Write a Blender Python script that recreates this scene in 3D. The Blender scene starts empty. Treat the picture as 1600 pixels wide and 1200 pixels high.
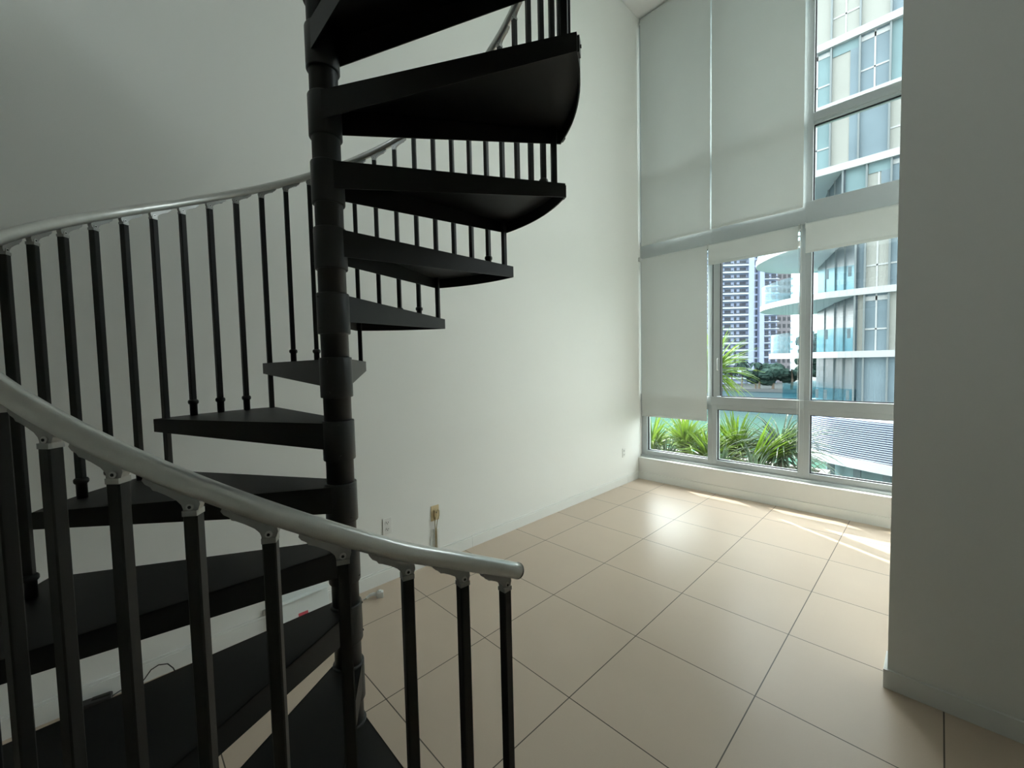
import bpy, math, random
from math import pi, cos, sin, radians, sqrt, atan2
from mathutils import Vector, Matrix
random.seed(7)
scene = bpy.context.scene
COL = scene.collection

# ------------------------------------------------------------------ camera
CAM = Vector((3.00503, -0.85527, 1.56891))
cd = bpy.data.cameras.new('camera'); cam = bpy.data.objects.new('camera', cd); COL.objects.link(cam)
cd.sensor_width = 36.0; cd.sensor_fit = 'HORIZONTAL'; cd.lens = 647.11 / 1600 * 36.0
cd.clip_start = 0.03; cd.clip_end = 2000
R_ = Vector((0.69575142, 0.71794572, -0.02199771)); U_ = Vector((-0.02048102, 0.05044223, 0.99851696)); F_ = Vector((-0.71799059, 0.69426906, -0.04979951))
m = Matrix(((R_.x, U_.x, -F_.x, CAM.x), (R_.y, U_.y, -F_.y, CAM.y), (R_.z, U_.z, -F_.z, CAM.z), (0, 0, 0, 1)))
cam.matrix_world = m
scene.camera = cam

# ------------------------------------------------------------------ world, sun, exposure
scene.view_settings.view_transform = 'Standard'
scene.view_settings.look = 'None'
scene.view_settings.gamma = 1.0
scene.view_settings.use_curve_mapping = False
scene.view_settings.exposure = 1.22
SKY_STRENGTH = 0.78
SUN_STRENGTH = 5.0
SUN_TRAVEL = Vector((0.78, -0.42, -1.0)).normalized()
w = bpy.data.worlds.new('world'); scene.world = w; w.use_nodes = True
nt = w.node_tree; nt.nodes.clear()
wo = nt.nodes.new('ShaderNodeOutputWorld'); bg = nt.nodes.new('ShaderNodeBackground')
geo = nt.nodes.new('ShaderNodeTexCoord'); sep = nt.nodes.new('ShaderNodeSeparateXYZ')
ramp = nt.nodes.new('ShaderNodeValToRGB')
ramp.color_ramp.elements[0].position = 0.0; ramp.color_ramp.elements[0].color = (0.30, 0.33, 0.32, 1)
ramp.color_ramp.elements[1].position = 1.0; ramp.color_ramp.elements[1].color = (2.75, 2.95, 3.1, 1)
e = ramp.color_ramp.elements.new(0.49); e.color = (0.5, 0.58, 0.58, 1)
e = ramp.color_ramp.elements.new(0.51); e.color = (3.4, 3.65, 3.65, 1)
mp = nt.nodes.new('ShaderNodeMath'); mp.operation = 'MULTIPLY_ADD'; mp.inputs[1].default_value = 0.5; mp.inputs[2].default_value = 0.5
nt.links.new(geo.outputs['Generated'], sep.inputs[0]); nt.links.new(sep.outputs['Z'], mp.inputs[0])
nt.links.new(mp.outputs[0], ramp.inputs[0])
# brighter sky around the sun
dt = nt.nodes.new('ShaderNodeVectorMath'); dt.operation = 'DOT_PRODUCT'; dt.inputs[1].default_value = (-SUN_TRAVEL.x, -SUN_TRAVEL.y, -SUN_TRAVEL.z)
nt.links.new(geo.outputs['Generated'], dt.inputs[0])
mx0 = nt.nodes.new('ShaderNodeMath'); mx0.operation = 'MAXIMUM'; mx0.inputs[1].default_value = 0.0; nt.links.new(dt.outputs['Value'], mx0.inputs[0])
pw = nt.nodes.new('ShaderNodeMath'); pw.operation = 'POWER'; pw.inputs[1].default_value = 3.0; nt.links.new(mx0.outputs[0], pw.inputs[0])
ml = nt.nodes.new('ShaderNodeMath'); ml.operation = 'MULTIPLY_ADD'; ml.inputs[1].default_value = 2.5; ml.inputs[2].default_value = 1.0; nt.links.new(pw.outputs[0], ml.inputs[0])
sc_ = nt.nodes.new('ShaderNodeVectorMath'); sc_.operation = 'SCALE'; nt.links.new(ramp.outputs[0], sc_.inputs[0]); nt.links.new(ml.outputs[0], sc_.inputs['Scale'])
nt.links.new(sc_.outputs[0], bg.inputs['Color'])
bg.inputs['Strength'].default_value = SKY_STRENGTH
nt.links.new(bg.outputs[0], wo.inputs['Surface'])

sl = bpy.data.lights.new('sun', 'SUN'); sl.energy = SUN_STRENGTH; sl.angle = radians(0.5); sl.color = (1.0, 0.95, 0.86)
sun = bpy.data.objects.new('sun', sl); COL.objects.link(sun)
sun.rotation_euler = (-SUN_TRAVEL).to_track_quat('Z', 'Y').to_euler(); sun.location = (-8, 12, 14)

# ------------------------------------------------------------------ materials
def mat(name, col, rough=0.5, metal=0.0, noise=0.0, nscale=20.0, bump=0.0, bscale=200.0, spec=0.5, trans=0.0, coat=0.0):
    M = bpy.data.materials.new(name); M.use_nodes = True
    n = M.node_tree; b = n.nodes['Principled BSDF']
    b.inputs['Base Color'].default_value = (*col, 1); b.inputs['Roughness'].default_value = rough
    b.inputs['Metallic'].default_value = metal
    b.inputs['Specular IOR Level'].default_value = spec
    if coat: b.inputs['Coat Weight'].default_value = coat
    tc = n.nodes.new('ShaderNodeTexCoord')
    if noise:
        t = n.nodes.new('ShaderNodeTexNoise'); t.inputs['Scale'].default_value = nscale; t.inputs['Detail'].default_value = 4
        mx = n.nodes.new('ShaderNodeMix'); mx.data_type = 'RGBA'
        mx.inputs[6].default_value = (*[c * (1 - noise) for c in col], 1); mx.inputs[7].default_value = (*[min(1, c * (1 + noise)) for c in col], 1)
        n.links.new(tc.outputs['Object'], t.inputs['Vector']); n.links.new(t.outputs['Fac'], mx.inputs[0]); n.links.new(mx.outputs[2], b.inputs['Base Color'])
    if bump:
        t = n.nodes.new('ShaderNodeTexNoise'); t.inputs['Scale'].default_value = bscale; t.inputs['Detail'].default_value = 3
        bp = n.nodes.new('ShaderNodeBump'); bp.inputs['Strength'].default_value = bump; bp.inputs['Distance'].default_value = 0.002
        n.links.new(tc.outputs['Object'], t.inputs['Vector']); n.links.new(t.outputs['Fac'], bp.inputs['Height']); n.links.new(bp.outputs[0], b.inputs['Normal'])
    return M

def glass_mat(name, tint=(1, 1, 1), refl=1.0, rough=0.0):
    M = bpy.data.materials.new(name); M.use_nodes = True
    n = M.node_tree; n.nodes.clear()
    o = n.nodes.new('ShaderNodeOutputMaterial'); t = n.nodes.new('ShaderNodeBsdfTransparent'); t.inputs[0].default_value = (*tint, 1)
    g = n.nodes.new('ShaderNodeBsdfGlossy'); g.inputs['Roughness'].default_value = rough; g.inputs['Color'].default_value = (1, 1, 1, 1)
    # Schlick reflectance that treats both faces of the sheet alike
    gm = n.nodes.new('ShaderNodeNewGeometry'); dp = n.nodes.new('ShaderNodeVectorMath'); dp.operation = 'DOT_PRODUCT'
    n.links.new(gm.outputs['Incoming'], dp.inputs[0]); n.links.new(gm.outputs['Normal'], dp.inputs[1])
    ab = n.nodes.new('ShaderNodeMath'); ab.operation = 'ABSOLUTE'; n.links.new(dp.outputs['Value'], ab.inputs[0])
    om = n.nodes.new('ShaderNodeMath'); om.operation = 'SUBTRACT'; om.inputs[0].default_value = 1.0; n.links.new(ab.outputs[0], om.inputs[1])
    p5 = n.nodes.new('ShaderNodeMath'); p5.operation = 'POWER'; p5.inputs[1].default_value = 5.0; n.links.new(om.outputs[0], p5.inputs[0])
    ma = n.nodes.new('ShaderNodeMath'); ma.operation = 'MULTIPLY_ADD'; ma.inputs[1].default_value = 0.96 * refl; ma.inputs[2].default_value = 0.04 * refl
    n.links.new(p5.outputs[0], ma.inputs[0])
    mx = n.nodes.new('ShaderNodeMixShader')
    n.links.new(ma.outputs[0], mx.inputs[0]); n.links.new(t.outputs[0], mx.inputs[1]); n.links.new(g.outputs[0], mx.inputs[2])
    n.links.new(mx.outputs[0], o.inputs[0])
    return M

def leaf_mat(name, c1, c2, tr=0.35):
    M = bpy.data.materials.new(name); M.use_nodes = True
    n = M.node_tree; b = n.nodes['Principled BSDF']; o = n.nodes['Material Output']
    tc = n.nodes.new('ShaderNodeTexCoord'); t = n.nodes.new('ShaderNodeTexNoise'); t.inputs['Scale'].default_value = 6
    mx = n.nodes.new('ShaderNodeMix'); mx.data_type = 'RGBA'; mx.inputs[6].default_value = (*c1, 1); mx.inputs[7].default_value = (*c2, 1)
    n.links.new(tc.outputs['Object'], t.inputs[0]); n.links.new(t.outputs['Fac'], mx.inputs[0]); n.links.new(mx.outputs[2], b.inputs['Base Color'])
    b.inputs['Roughness'].default_value = 0.4
    tl = n.nodes.new('ShaderNodeBsdfTranslucent'); n.links.new(mx.outputs[2], tl.inputs[0])
    ms = n.nodes.new('ShaderNodeMixShader'); ms.inputs[0].default_value = tr
    n.links.new(b.outputs[0], ms.inputs[1]); n.links.new(tl.outputs[0], ms.inputs[2]); n.links.new(ms.outputs[0], o.inputs[0])
    return M

def fabric_mat(name, col, tr):
    M = leaf_mat(name, [c * 0.97 for c in col], col, tr)
    M.node_tree.nodes['Principled BSDF'].inputs['Roughness'].default_value = 0.9
    return M

def tile_mat(name, tile=0.6096):
    M = bpy.data.materials.new(name); M.use_nodes = True
    n = M.node_tree; b = n.nodes['Principled BSDF']
    tc = n.nodes.new('ShaderNodeTexCoord')
    br = n.nodes.new('ShaderNodeTexBrick'); br.offset = 0.0; br.squash = 1.0
    br.inputs['Scale'].default_value = 1.0; br.inputs['Brick Width'].default_value = tile; br.inputs['Row Height'].default_value = tile
    br.inputs['Mortar Size'].default_value = 0.0026; br.inputs['Mortar Smooth'].default_value = 0.1; br.inputs['Bias'].default_value = 0.0
    br.inputs['Color1'].default_value = (0.61, 0.49, 0.38, 1); br.inputs['Color2'].default_value = (0.59, 0.473, 0.366, 1)
    br.inputs['Mortar'].default_value = (0.09, 0.065, 0.045, 1)
    n.links.new(tc.outputs['Object'], br.inputs['Vector'])
    t = n.nodes.new('ShaderNodeTexNoise'); t.inputs['Scale'].default_value = 3.0; t.inputs['Detail'].default_value = 8
    n.links.new(tc.outputs['Object'], t.inputs['Vector'])
    mr = n.nodes.new('ShaderNodeMapRange'); mr.inputs['To Min'].default_value = 0.95; mr.inputs['To Max'].default_value = 1.05
    n.links.new(t.outputs['Fac'], mr.inputs['Value'])
    t2 = n.nodes.new('ShaderNodeTexNoise'); t2.inputs['Scale'].default_value = 260.0; t2.inputs['Detail'].default_value = 2
    n.links.new(tc.outputs['Object'], t2.inputs['Vector'])
    mr2 = n.nodes.new('ShaderNodeMapRange'); mr2.inputs['To Min'].default_value = 0.96; mr2.inputs['To Max'].default_value = 1.04
    n.links.new(t2.outputs['Fac'], mr2.inputs['Value'])
    mm = n.nodes.new('ShaderNodeMath'); mm.operation = 'MULTIPLY'; n.links.new(mr.outputs[0], mm.inputs[0]); n.links.new(mr2.outputs[0], mm.inputs[1])
    vm = n.nodes.new('ShaderNodeVectorMath'); vm.operation = 'SCALE'
    n.links.new(br.outputs['Color'], vm.inputs[0]); n.links.new(mm.outputs[0], vm.inputs['Scale']); n.links.new(vm.outputs[0], b.inputs['Base Color'])
    rr = n.nodes.new('ShaderNodeMapRange'); rr.inputs['To Min'].default_value = 0.34; rr.inputs['To Max'].default_value = 0.38
    n.links.new(t.outputs['Fac'], rr.inputs['Value']); n.links.new(rr.outputs[0], b.inputs['Roughness'])
    bp = n.nodes.new('ShaderNodeBump'); bp.inputs['Strength'].default_value = 0.6; bp.inputs['Distance'].default_value = 0.002; bp.invert = True
    n.links.new(br.outputs['Fac'], bp.inputs['Height']); n.links.new(bp.outputs[0], b.inputs['Normal'])
    return M

M_wall = mat('wall_paint', (0.85, 0.855, 0.82), 0.6, noise=0.012, nscale=3, bump=0.15, bscale=350, spec=0.3)
M_wall2 = mat('partition_paint', (0.85, 0.85, 0.81), 0.7, noise=0.015, nscale=3, bump=0.15, bscale=350, spec=0.3)
M_shell = mat('outer_facade_paint', (0.30, 0.31, 0.31), 0.8, noise=0.03)
M_base = mat('baseboard_paint', (0.82, 0.83, 0.80), 0.35, noise=0.01)
M_ceil = mat('ceiling_paint', (0.87, 0.87, 0.86), 0.8, noise=0.01)
M_tile = tile_mat('floor_tile')
M_black = mat('black_powder_coat', (0.009, 0.0095, 0.0095), 0.45, noise=0.15, nscale=60, bump=0.25, bscale=900, spec=0.32)
M_black2 = mat('black_pole_coat', (0.014, 0.015, 0.015), 0.38, noise=0.15, nscale=60, bump=0.2, bscale=900)
M_plastic = mat('black_plastic', (0.010, 0.010, 0.010), 0.35)
M_alu = mat('brushed_aluminium', (0.74, 0.74, 0.72), 0.30, metal=0.65, noise=0.10, nscale=35, bump=0.12, bscale=400)
M_cast = mat('cast_aluminium', (0.36, 0.36, 0.35), 0.42, metal=0.85, noise=0.08, nscale=80)
M_screw = mat('screw_steel', (0.55, 0.55, 0.54), 0.3, metal=1.0)
M_dark = mat('dark_recess', (0.01, 0.01, 0.01), 0.8)
M_frame = mat('window_frame_metal', (0.46, 0.50, 0.51), 0.36, metal=0.3, noise=0.03, nscale=10)
M_gasket = mat('rubber_gasket', (0.012, 0.012, 0.016), 0.6)
M_glass = glass_mat('window_glass', (0.94, 0.96, 0.95), 0.8)
M_fabric = fabric_mat('blind_fabric', (0.74, 0.77, 0.755), 0.13)
M_bar = mat('blind_bar', (0.60, 0.62, 0.60), 0.5, noise=0.02)
M_ledge = mat('sill_paint', (0.80, 0.80, 0.77), 0.4, noise=0.01)
M_white = mat('white_plastic', (0.80, 0.80, 0.77), 0.35, noise=0.01)
M_beige = mat('beige_plastic', (0.62, 0.50, 0.30), 0.4, noise=0.03)
M_cable = mat('beige_cable', (0.42, 0.33, 0.17), 0.5, noise=0.05)
M_whitecard = mat('white_card', (0.80, 0.84, 0.82), 0.5, noise=0.02)
M_red = mat('red_print', (0.65, 0.10, 0.13), 0.5, noise=0.2, nscale=200)
M_slot = mat('outlet_slot', (0.05, 0.05, 0.045), 0.6)

# ------------------------------------------------------------------ mesh helpers
class MB:
    def __init__(s): s.v = []; s.f = []; s.mi = []; s.cur = 0; s.sm = []; s.smooth = False
    def face(s, idx): s.f.append(tuple(idx)); s.mi.append(s.cur); s.sm.append(s.smooth)
    def hexa(s, p):   # 8 points: 4 bottom ccw, 4 top ccw
        b = len(s.v); s.v += [tuple(q) for q in p]
        for f in ((3, 2, 1, 0), (4, 5, 6, 7), (0, 1, 5, 4), (1, 2, 6, 5), (2, 3, 7, 6), (3, 0, 4, 7)): s.face([b + i for i in f])
    def box(s, x0, x1, y0, y1, z0, z1):
        s.hexa([(x0, y0, z0), (x1, y0, z0), (x1, y1, z0), (x0, y1, z0), (x0, y0, z1), (x1, y0, z1), (x1, y1, z1), (x0, y1, z1)])
    def obox(s, c, ux, uy, uz, hx, hy, hz):
        c = Vector(c); ux = Vector(ux).normalized(); uy = Vector(uy).normalized(); uz = Vector(uz).normalized()
        P = []
        for dz in (-1, 1):
            for dx, dy in ((-1, -1), (1, -1), (1, 1), (-1, 1)):
                P.append(c + ux * hx * dx + uy * hy * dy + uz * hz * dz)
        s.hexa(P)
    def prism(s, poly, z0, z1):
        b = len(s.v); n = len(poly)
        s.v += [(x, y, z0) for x, y in poly] + [(x, y, z1) for x, y in poly]
        s.face([b + i for i in range(n)][::-1]); s.face([b + n + i for i in range(n)])
        for i in range(n): j = (i + 1) % n; s.face((b + i, b + j, b + n + j, b + n + i))
    def extr(s, pts, dvec):   # planar polygon in 3d extruded by dvec
        b = len(s.v); n = len(pts); d = Vector(dvec)
        s.v += [tuple(Vector(p)) for p in pts] + [tuple(Vector(p) + d) for p in pts]
        s.face([b + i for i in range(n)][::-1]); s.face([b + n + i for i in range(n)])
        for i in range(n): j = (i + 1) % n; s.face((b + i, b + j, b + n + j, b + n + i))
    def lathe(s, prof, cx=0, cy=0, n=32):   # prof [(r,z)...] bottom to top
        b = len(s.v); k = len(prof)
        for r, z in prof:
            for i in range(n): a = 2 * pi * i / n; s.v.append((cx + r * cos(a), cy + r * sin(a), z))
        sm = s.smooth; s.smooth = True
        for q in range(k - 1):
            for i in range(n): j = (i + 1) % n; s.face((b + q * n + i, b + q * n + j, b + (q + 1) * n + j, b + (q + 1) * n + i))
        s.smooth = sm
        s.face([b + i for i in range(n)][::-1]); s.face([b + (k - 1) * n + i for i in range(n)])
    def tube(s, pts, r, n=10, cap=True):
        pts = [Vector(p) for p in pts]; b = len(s.v); k = len(pts)
        rr = r if isinstance(r, (list, tuple)) else [r] * k
        t0 = (pts[1] - pts[0]).normalized(); up = Vector((0, 0, 1)) if abs(t0.z) < 0.95 else Vector((1, 0, 0))
        side = t0.cross(up).normalized(); prev = None
        for i, p in enumerate(pts):
            t = ((pts[min(i + 1, k - 1)] - pts[max(i - 1, 0)])).normalized()
            side = (side - t * side.dot(t)).normalized(); u = side.cross(t)
            for q in range(n): a = 2 * pi * q / n; s.v.append(tuple(p + (side * cos(a) + u * sin(a)) * rr[i]))
        sm = s.smooth; s.smooth = True
        for i in range(k - 1):
            for q in range(n): j = (q + 1) % n; s.face((b + i * n + q, b + i * n + j, b + (i + 1) * n + j, b + (i + 1) * n + q))
        s.smooth = sm
        if cap: s.face([b + q for q in range(n)]); s.face([b + (k - 1) * n + q for q in range(n)][::-1])
    def cyl(s, c, ax, r, h, n=16): c = Vector(c); ax = Vector(ax).normalized(); s.tube([c - ax * h / 2, c + ax * h / 2], r, n)
    def mesh(s, name):
        me = bpy.data.meshes.new(name); me.from_pydata(s.v, [], s.f); me.update()
        me.polygons.foreach_set('material_index', s.mi); me.polygons.foreach_set('use_smooth', s.sm)
        return me
    def build(s, name, mats, parent=None, bevel=0.0, fix=False):
        me = s.mesh(name)
        for M in (mats if isinstance(mats, (list, tuple)) else [mats]): me.materials.append(M)
        if fix:
            import bmesh
            bm = bmesh.new(); bm.from_mesh(me); bmesh.ops.recalc_face_normals(bm, faces=bm.faces); bm.to_mesh(me); bm.free()
        o = bpy.data.objects.new(name, me); COL.objects.link(o)
        if parent:
            o.parent = parent; o.matrix_parent_inverse = parent_inv(parent)
        if bevel:
            bv = o.modifiers.new('bevel', 'BEVEL'); bv.width = bevel; bv.segments = 2; bv.limit_method = 'ANGLE'; bv.angle_limit = radians(40)
        return o

def world_loc(o):
    v = Vector(o.location)
    p = o.parent
    return v
WLOC = {}
def parent_inv(p):
    return Matrix.Translation(-WLOC.get(p.name, Vector((0, 0, 0))))
def empty(name, loc):
    o = bpy.data.objects.new(name, None); COL.objects.link(o); o.location = loc; o.empty_display_size = 0.1
    WLOC[o.name] = Vector(loc)
    return o
def tag(o, label=None, cat=None, group=None, kind=None):
    if label: o['label'] = label
    if cat: o['category'] = cat
    if group: o['group'] = group
    if kind: o['kind'] = kind
    return o
def struct(o, label=None, cat=None):
    o['kind'] = 'structure'
    if label: o['label'] = label
    if cat: o['category'] = cat
    return o

# ------------------------------------------------------------------ room shell
XL = 0.2306; YL = 4.143; ZC = 5.93; YB = -2.7; XR = 4.7; YW = 4.40
XP = 2.862; YP = 1.708        # partition corner
b = MB(); b.box(XL - 0.2, XR + 0.2, YB - 0.2, YW, -0.12, 0.0)
struct(b.build('floor', M_tile), 'cream beige polished square floor tiles with thin dark joints', 'floor')
b = MB(); b.box(XL - 0.2, XL, YB - 0.2, YW, 0.0, ZC)
struct(b.build('wall_left', M_wall), 'tall plain off-white wall behind the staircase', 'wall')
b = MB(); b.box(XP, XR, YP, YP + 0.16, 0.0, ZC)
struct(b.build('wall_right', M_wall2), 'dim grey end wall in the right foreground', 'wall')
b = MB(); b.box(XR, XR + 0.2, YB - 0.2, YW, 0.0, ZC)
struct(b.build('wall_side', M_wall2), 'plain wall out of view to the right', 'wall')
b = MB(); b.box(XL, XR, YB - 0.2, YB, 0.0, 4.2); b.box(XL, XR, YB - 0.2, YB, 5.2, ZC); b.box(XL, 1.7, YB - 0.2, YB, 4.2, 5.2); b.box(2.9, XR, YB - 0.2, YB, 4.2, 5.2)
struct(b.build('wall_back', M_wall2), 'plain wall behind the viewpoint', 'wall')
b = MB(); b.box(XL - 0.2, XR + 0.2, YB - 0.2, YW + 0.2, ZC, ZC + 0.2)
struct(b.build('ceiling', M_ceil), 'white ceiling high above the blinds', 'ceiling')
b = MB(); b.box(XL, XR, YB, -1.18, 3.05, 3.30)
struct(b.build('ceiling_loft', M_ceil), 'underside of the upper loft floor', 'ceiling')
b = MB(); b.box(XL, XR, YL, YW, 0.0, 0.283)
struct(b.build('wall_window', M_ledge, bevel=0.003), 'low white sill wall under the big window', 'wall')
# outer face of this building around the opening
for nm, q in (('wall_outer_left', (-26, XL - 0.2, 4.2, YW, -10, 26)), ('wall_outer_right', (XR + 0.2, 30, 4.2, YW, -10, 26)),
              ('wall_outer_top', (XL - 0.2, XR + 0.2, 4.2, YW, ZC + 0.2, 26)), ('wall_outer_bottom', (XL - 0.2, XR + 0.2, 4.2, YW, -10, -0.12))):
    b = MB(); b.box(*q); struct(b.build(nm, M_shell), 'outside face of the building around the big window', 'wall')
# window wall strip outside edge
b = MB(); b.box(XL, XR, 4.235, YW, 5.86, ZC)
struct(b.build('trim_1', M_wall), 'white strip above the upper windows', 'trim')
def baseboard(name, boxes, label):
    b = MB()
    for q in boxes: b.box(*q)
    struct(b.build(name, M_base, bevel=0.0015), label, 'baseboard')
b = MB()
for y0, y1 in ((YB, -1.9), (-1.898, 0.02), (0.022, 1.30), (1.302, 3.85), (3.852, YL - 0.013)):
    b.box(XL, XL + 0.013, y0, y1, 0.0, 0.088); b.box(XL, XL + 0.009, y0, y1, 0.088, 0.101)
struct(b.build('baseboard_left', M_base, bevel=0.0012), 'white baseboard along the tall wall', 'baseboard')
baseboard('baseboard_window', [(XL + 0.013, XR, YL - 0.012, YL, 0, 0.096)], 'white baseboard below the window sill')
baseboard('baseboard_right', [(XP - 0.014, XR, YP - 0.014, YP, 0, 0.09), (XP - 0.014, XP, YP, YP + 0.16, 0, 0.09)], 'grey white baseboard around the end wall in the foreground')

# ------------------------------------------------------------------ windows
YF0, YF1, YG = 4.235, 4.34, 4.285
def frame_bar(b, x0, x1, z0, z1, y0=YF0, y1=YF1): b.box(x0, x1, y0, y1, z0, z1)
def pane(root, x0, x1, z0, z1, y=YG):
    b = MB(); b.box(x0, x1, y, y + 0.006, z0, z1)
    b.build('glass_pane', M_glass, root)
    b = MB(); g = 0.009
    for q in ((x0, x0 + g, z0, z1), (x1 - g, x1, z0, z1), (x0, x1, z1 - g, z1), (x0, x1, z0, z0 + g)): b.box(q[0], q[1], y - 0.02, y, q[2], q[3])
    b.build('gasket', M_gasket, root)
bays = [(XL, 1.14), (1.14, 2.042), (2.042, 2.95), (2.95, 3.85), (3.85, XR)]  # last two bays are added out of view to brighten the room
inner = [(0.308, 1.088), (1.19, 1.994), (2.092, 2.90), (3.0, 3.80), (3.90, XR - 0.08)]
wl = ['lower window behind the half lowered blind', 'lower sliding window in the middle with pull handle', 'lower window beside the end wall', 'added lower window, unseen behind the end wall, lets in more light', 'last added lower window, unseen behind the end wall, lets in more light']
for i in range(5):
    X0, X1 = bays[i]; a, c = inner[i]
    root = empty('window_%d' % (i + 1), ((X0 + X1) / 2, YF0, 0.283)); struct(root, wl[i], 'window')
    b = MB()
    frame_bar(b, X0, a, 0.283, 2.90); frame_bar(b, c, X1, 0.283, 2.90)
    frame_bar(b, a, c, 0.283, 0.372)
    b.box(X0, X1, 4.212, YF0, 0.283, 0.312)                       # sill nose
    frame_bar(b, a, c, 0.975, 1.03); b.box(X0, X1, 4.215, YF0, 1.03, 1.125); frame_bar(b, a, c, 1.03, 1.125)
    frame_bar(b, a, c, 2.86, 2.90)
    b.build('window_frame', M_frame, root, bevel=0.002)
    pane(root, a, c, 0.372, 0.975)
    if i == 1:
        s = MB(); x0 = a - 0.035
        s.box(x0 - 0.0, x0 + 0.055 + 0.018, 4.222, 4.262, 1.135, 2.86)
        s.build('sash', M_frame, root, bevel=0.002)
        g = MB(); g.box(x0 - 0.013, x0, 4.2325, 4.262, 1.126, 2.86); g.box(x0 + 0.073, x0 + 0.082, 4.228, 4.262, 1.135, 2.86); g.build('gasket', M_gasket, root)
        h = MB(); hx = x0 + 0.05
        h.tube([(hx, 4.222, 1.435), (hx, 4.195, 1.445), (hx, 4.190, 1.46), (hx, 4.190, 1.55), (hx, 4.195, 1.565), (hx, 4.222, 1.575)], 0.006, 8)
        h.build('handle', M_screw, root)
        pane(root, x0 + 0.073, c, 1.125, 2.86)
    else:
        pane(root, a, c, 1.125, 2.86)
wl2 = ['upper window behind the left tall blind', 'upper window behind the wide tall blind', 'upper uncovered window facing the glass building', 'added upper window, unseen behind the end wall, lets in more light', 'last added upper window, unseen behind the end wall, lets in more light']
for i in range(5):
    X0, X1 = bays[i]; a, c = inner[i]
    root = empty('window_%d' % (i + 6), ((X0 + X1) / 2, YF0, 2.9)); struct(root, wl2[i], 'window')
    b = MB()
    frame_bar(b, X0, a, 3.0, 5.86); frame_bar(b, c, X1, 3.0, 5.86)
    b.box(X0, X1, 4.225, YF1, 2.90, 3.115)
    frame_bar(b, a, c, 3.855, 3.965); frame_bar(b, a, c, 5.80, 5.86)
    b.box(a, c, 4.222, YF0, 3.875, 3.905)
    b.build('window_frame', M_frame, root, bevel=0.002)
    pane(root, a, c, 3.115, 3.855); pane(root, a, c, 3.965, 5.80)

root = empty('window_11', (2.3, YB - 0.1, 4.2)); struct(root, 'added unseen window at the back of the upper loft, brightens the room', 'window')  # added behind the viewpoint to throw more light on walls and stairs
b = MB(); b.box(1.7, 2.9, YB - 0.15, YB - 0.08, 4.2, 4.26); b.box(1.7, 2.9, YB - 0.15, YB - 0.08, 5.14, 5.2)
for xx in (1.7, 2.84): b.box(xx, xx + 0.06, YB - 0.15, YB - 0.08, 4.26, 5.14)
b.build('window_frame', M_frame, root)
b = MB(); b.box(1.76, 2.84, YB - 0.12, YB - 0.114, 4.26, 5.14); b.build('glass_pane', M_glass, root)

# ------------------------------------------------------------------ roller blinds
def blind(x0, x1, ztop, zbot, label, group, bead=None, ybl=4.20, r=0.022):
    root = empty('roller_blind', ((x0 + x1) / 2, ybl, zbot))
    tag(root, label, 'blind', group)
    t = MB(); t.cyl(((x0 + x1) / 2, ybl + 0.5 * r + 0.004, ztop - r), (1, 0, 0), r, x1 - x0, 20); t.build('roller_tube', M_fabric, root)
    f = MB(); n = 6
    pr = [(ybl - 0.5 * r + 0.004, zbot + 0.012)] + [(ybl + 0.5 * r + 0.004 - (r + 0.0012) * cos(a), ztop - r + (r + 0.0012) * sin(a)) for a in [k * pi / 2 / 6 for k in range(7)]]
    pr[0] = (pr[1][0], zbot + 0.012)
    for k in range(len(pr) - 1):
        (y0, z0), (y1, z1) = pr[k], pr[k + 1]
        f.hexa([(x0, y0, z0), (x1, y0, z0), (x1, y0 + 0.001, z0), (x0, y0 + 0.001, z0), (x0, y1, z1), (x1, y1, z1), (x1, y1 + 0.001, z1 - 0.0005), (x0, y1 + 0.001, z1 - 0.0005)])
    f.build('fabric', M_fabric, root)
    g = MB(); yb = pr[0][0]; g.box(x0, x1, yb - 0.005, yb + 0.006, zbot, zbot + 0.028); g.build('bottom_bar', M_fabric, root, bevel=0.003)
    for xx in (x0 - 0.004, x1 + 0.004):
        k = MB(); k.box(xx - 0.003, xx + 0.003, ybl - 0.018, ybl + 0.036, ztop - 2 * r - 0.006, ztop + 0.004); k.build('bracket', M_bar, root)
    if bead:
        bx, bz0, bz1 = bead
        c = MB()
        for dx in (-0.010, 0.010): c.tube([(bx + dx, ybl - 0.026, bz1), (bx + dx, ybl - 0.026, bz0)], 0.0014, 6)
        z = bz0
        while z < bz1:
            for dx in (-0.010, 0.010): c.box(bx + dx - 0.0022, bx + dx + 0.0022, ybl - 0.0282, ybl - 0.0238, z, z + 0.0044)
            z += 0.009
        c.tube([(bx - 0.010, ybl - 0.026, bz0), (bx - 0.007, ybl - 0.026, bz0 - 0.01), (bx, ybl - 0.026, bz0 - 0.013), (bx + 0.007, ybl - 0.026, bz0 - 0.01), (bx + 0.010, ybl - 0.026, bz0)], 0.0022, 6)
        c.build('bead_chain', M_bar, root)
    return root
blind(0.268, 1.128, 5.90, 3.052, 'tall grey roller blind next to the left wall, fully lowered over the upper window', 'upper roller blinds')
blind(1.142, 2.022, 5.90, 3.058, 'tall grey roller blind in the middle of the upper windows, beside the bare panes', 'upper roller blinds')
blind(0.262, 1.096, 2.895, 0.832, 'long grey roller blind lowered almost to the sill in the left corner', 'lower roller blinds')
blind(1.112, 1.985, 2.895, 2.655, 'short rolled-up grey blind over the middle sliding window', 'lower roller blinds', bead=(2.006, 0.60, 2.90))
blind(2.046, 2.93, 2.902, 2.605, 'short rolled-up grey blind on the far right beside the end wall', 'lower roller blinds')
blind(2.975, 3.825, 2.895, 0.45, 'long grey roller blind added unseen right behind the end wall to dim the floor', 'lower roller blinds')  # this blind and the next are added to keep light off the near floor
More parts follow.
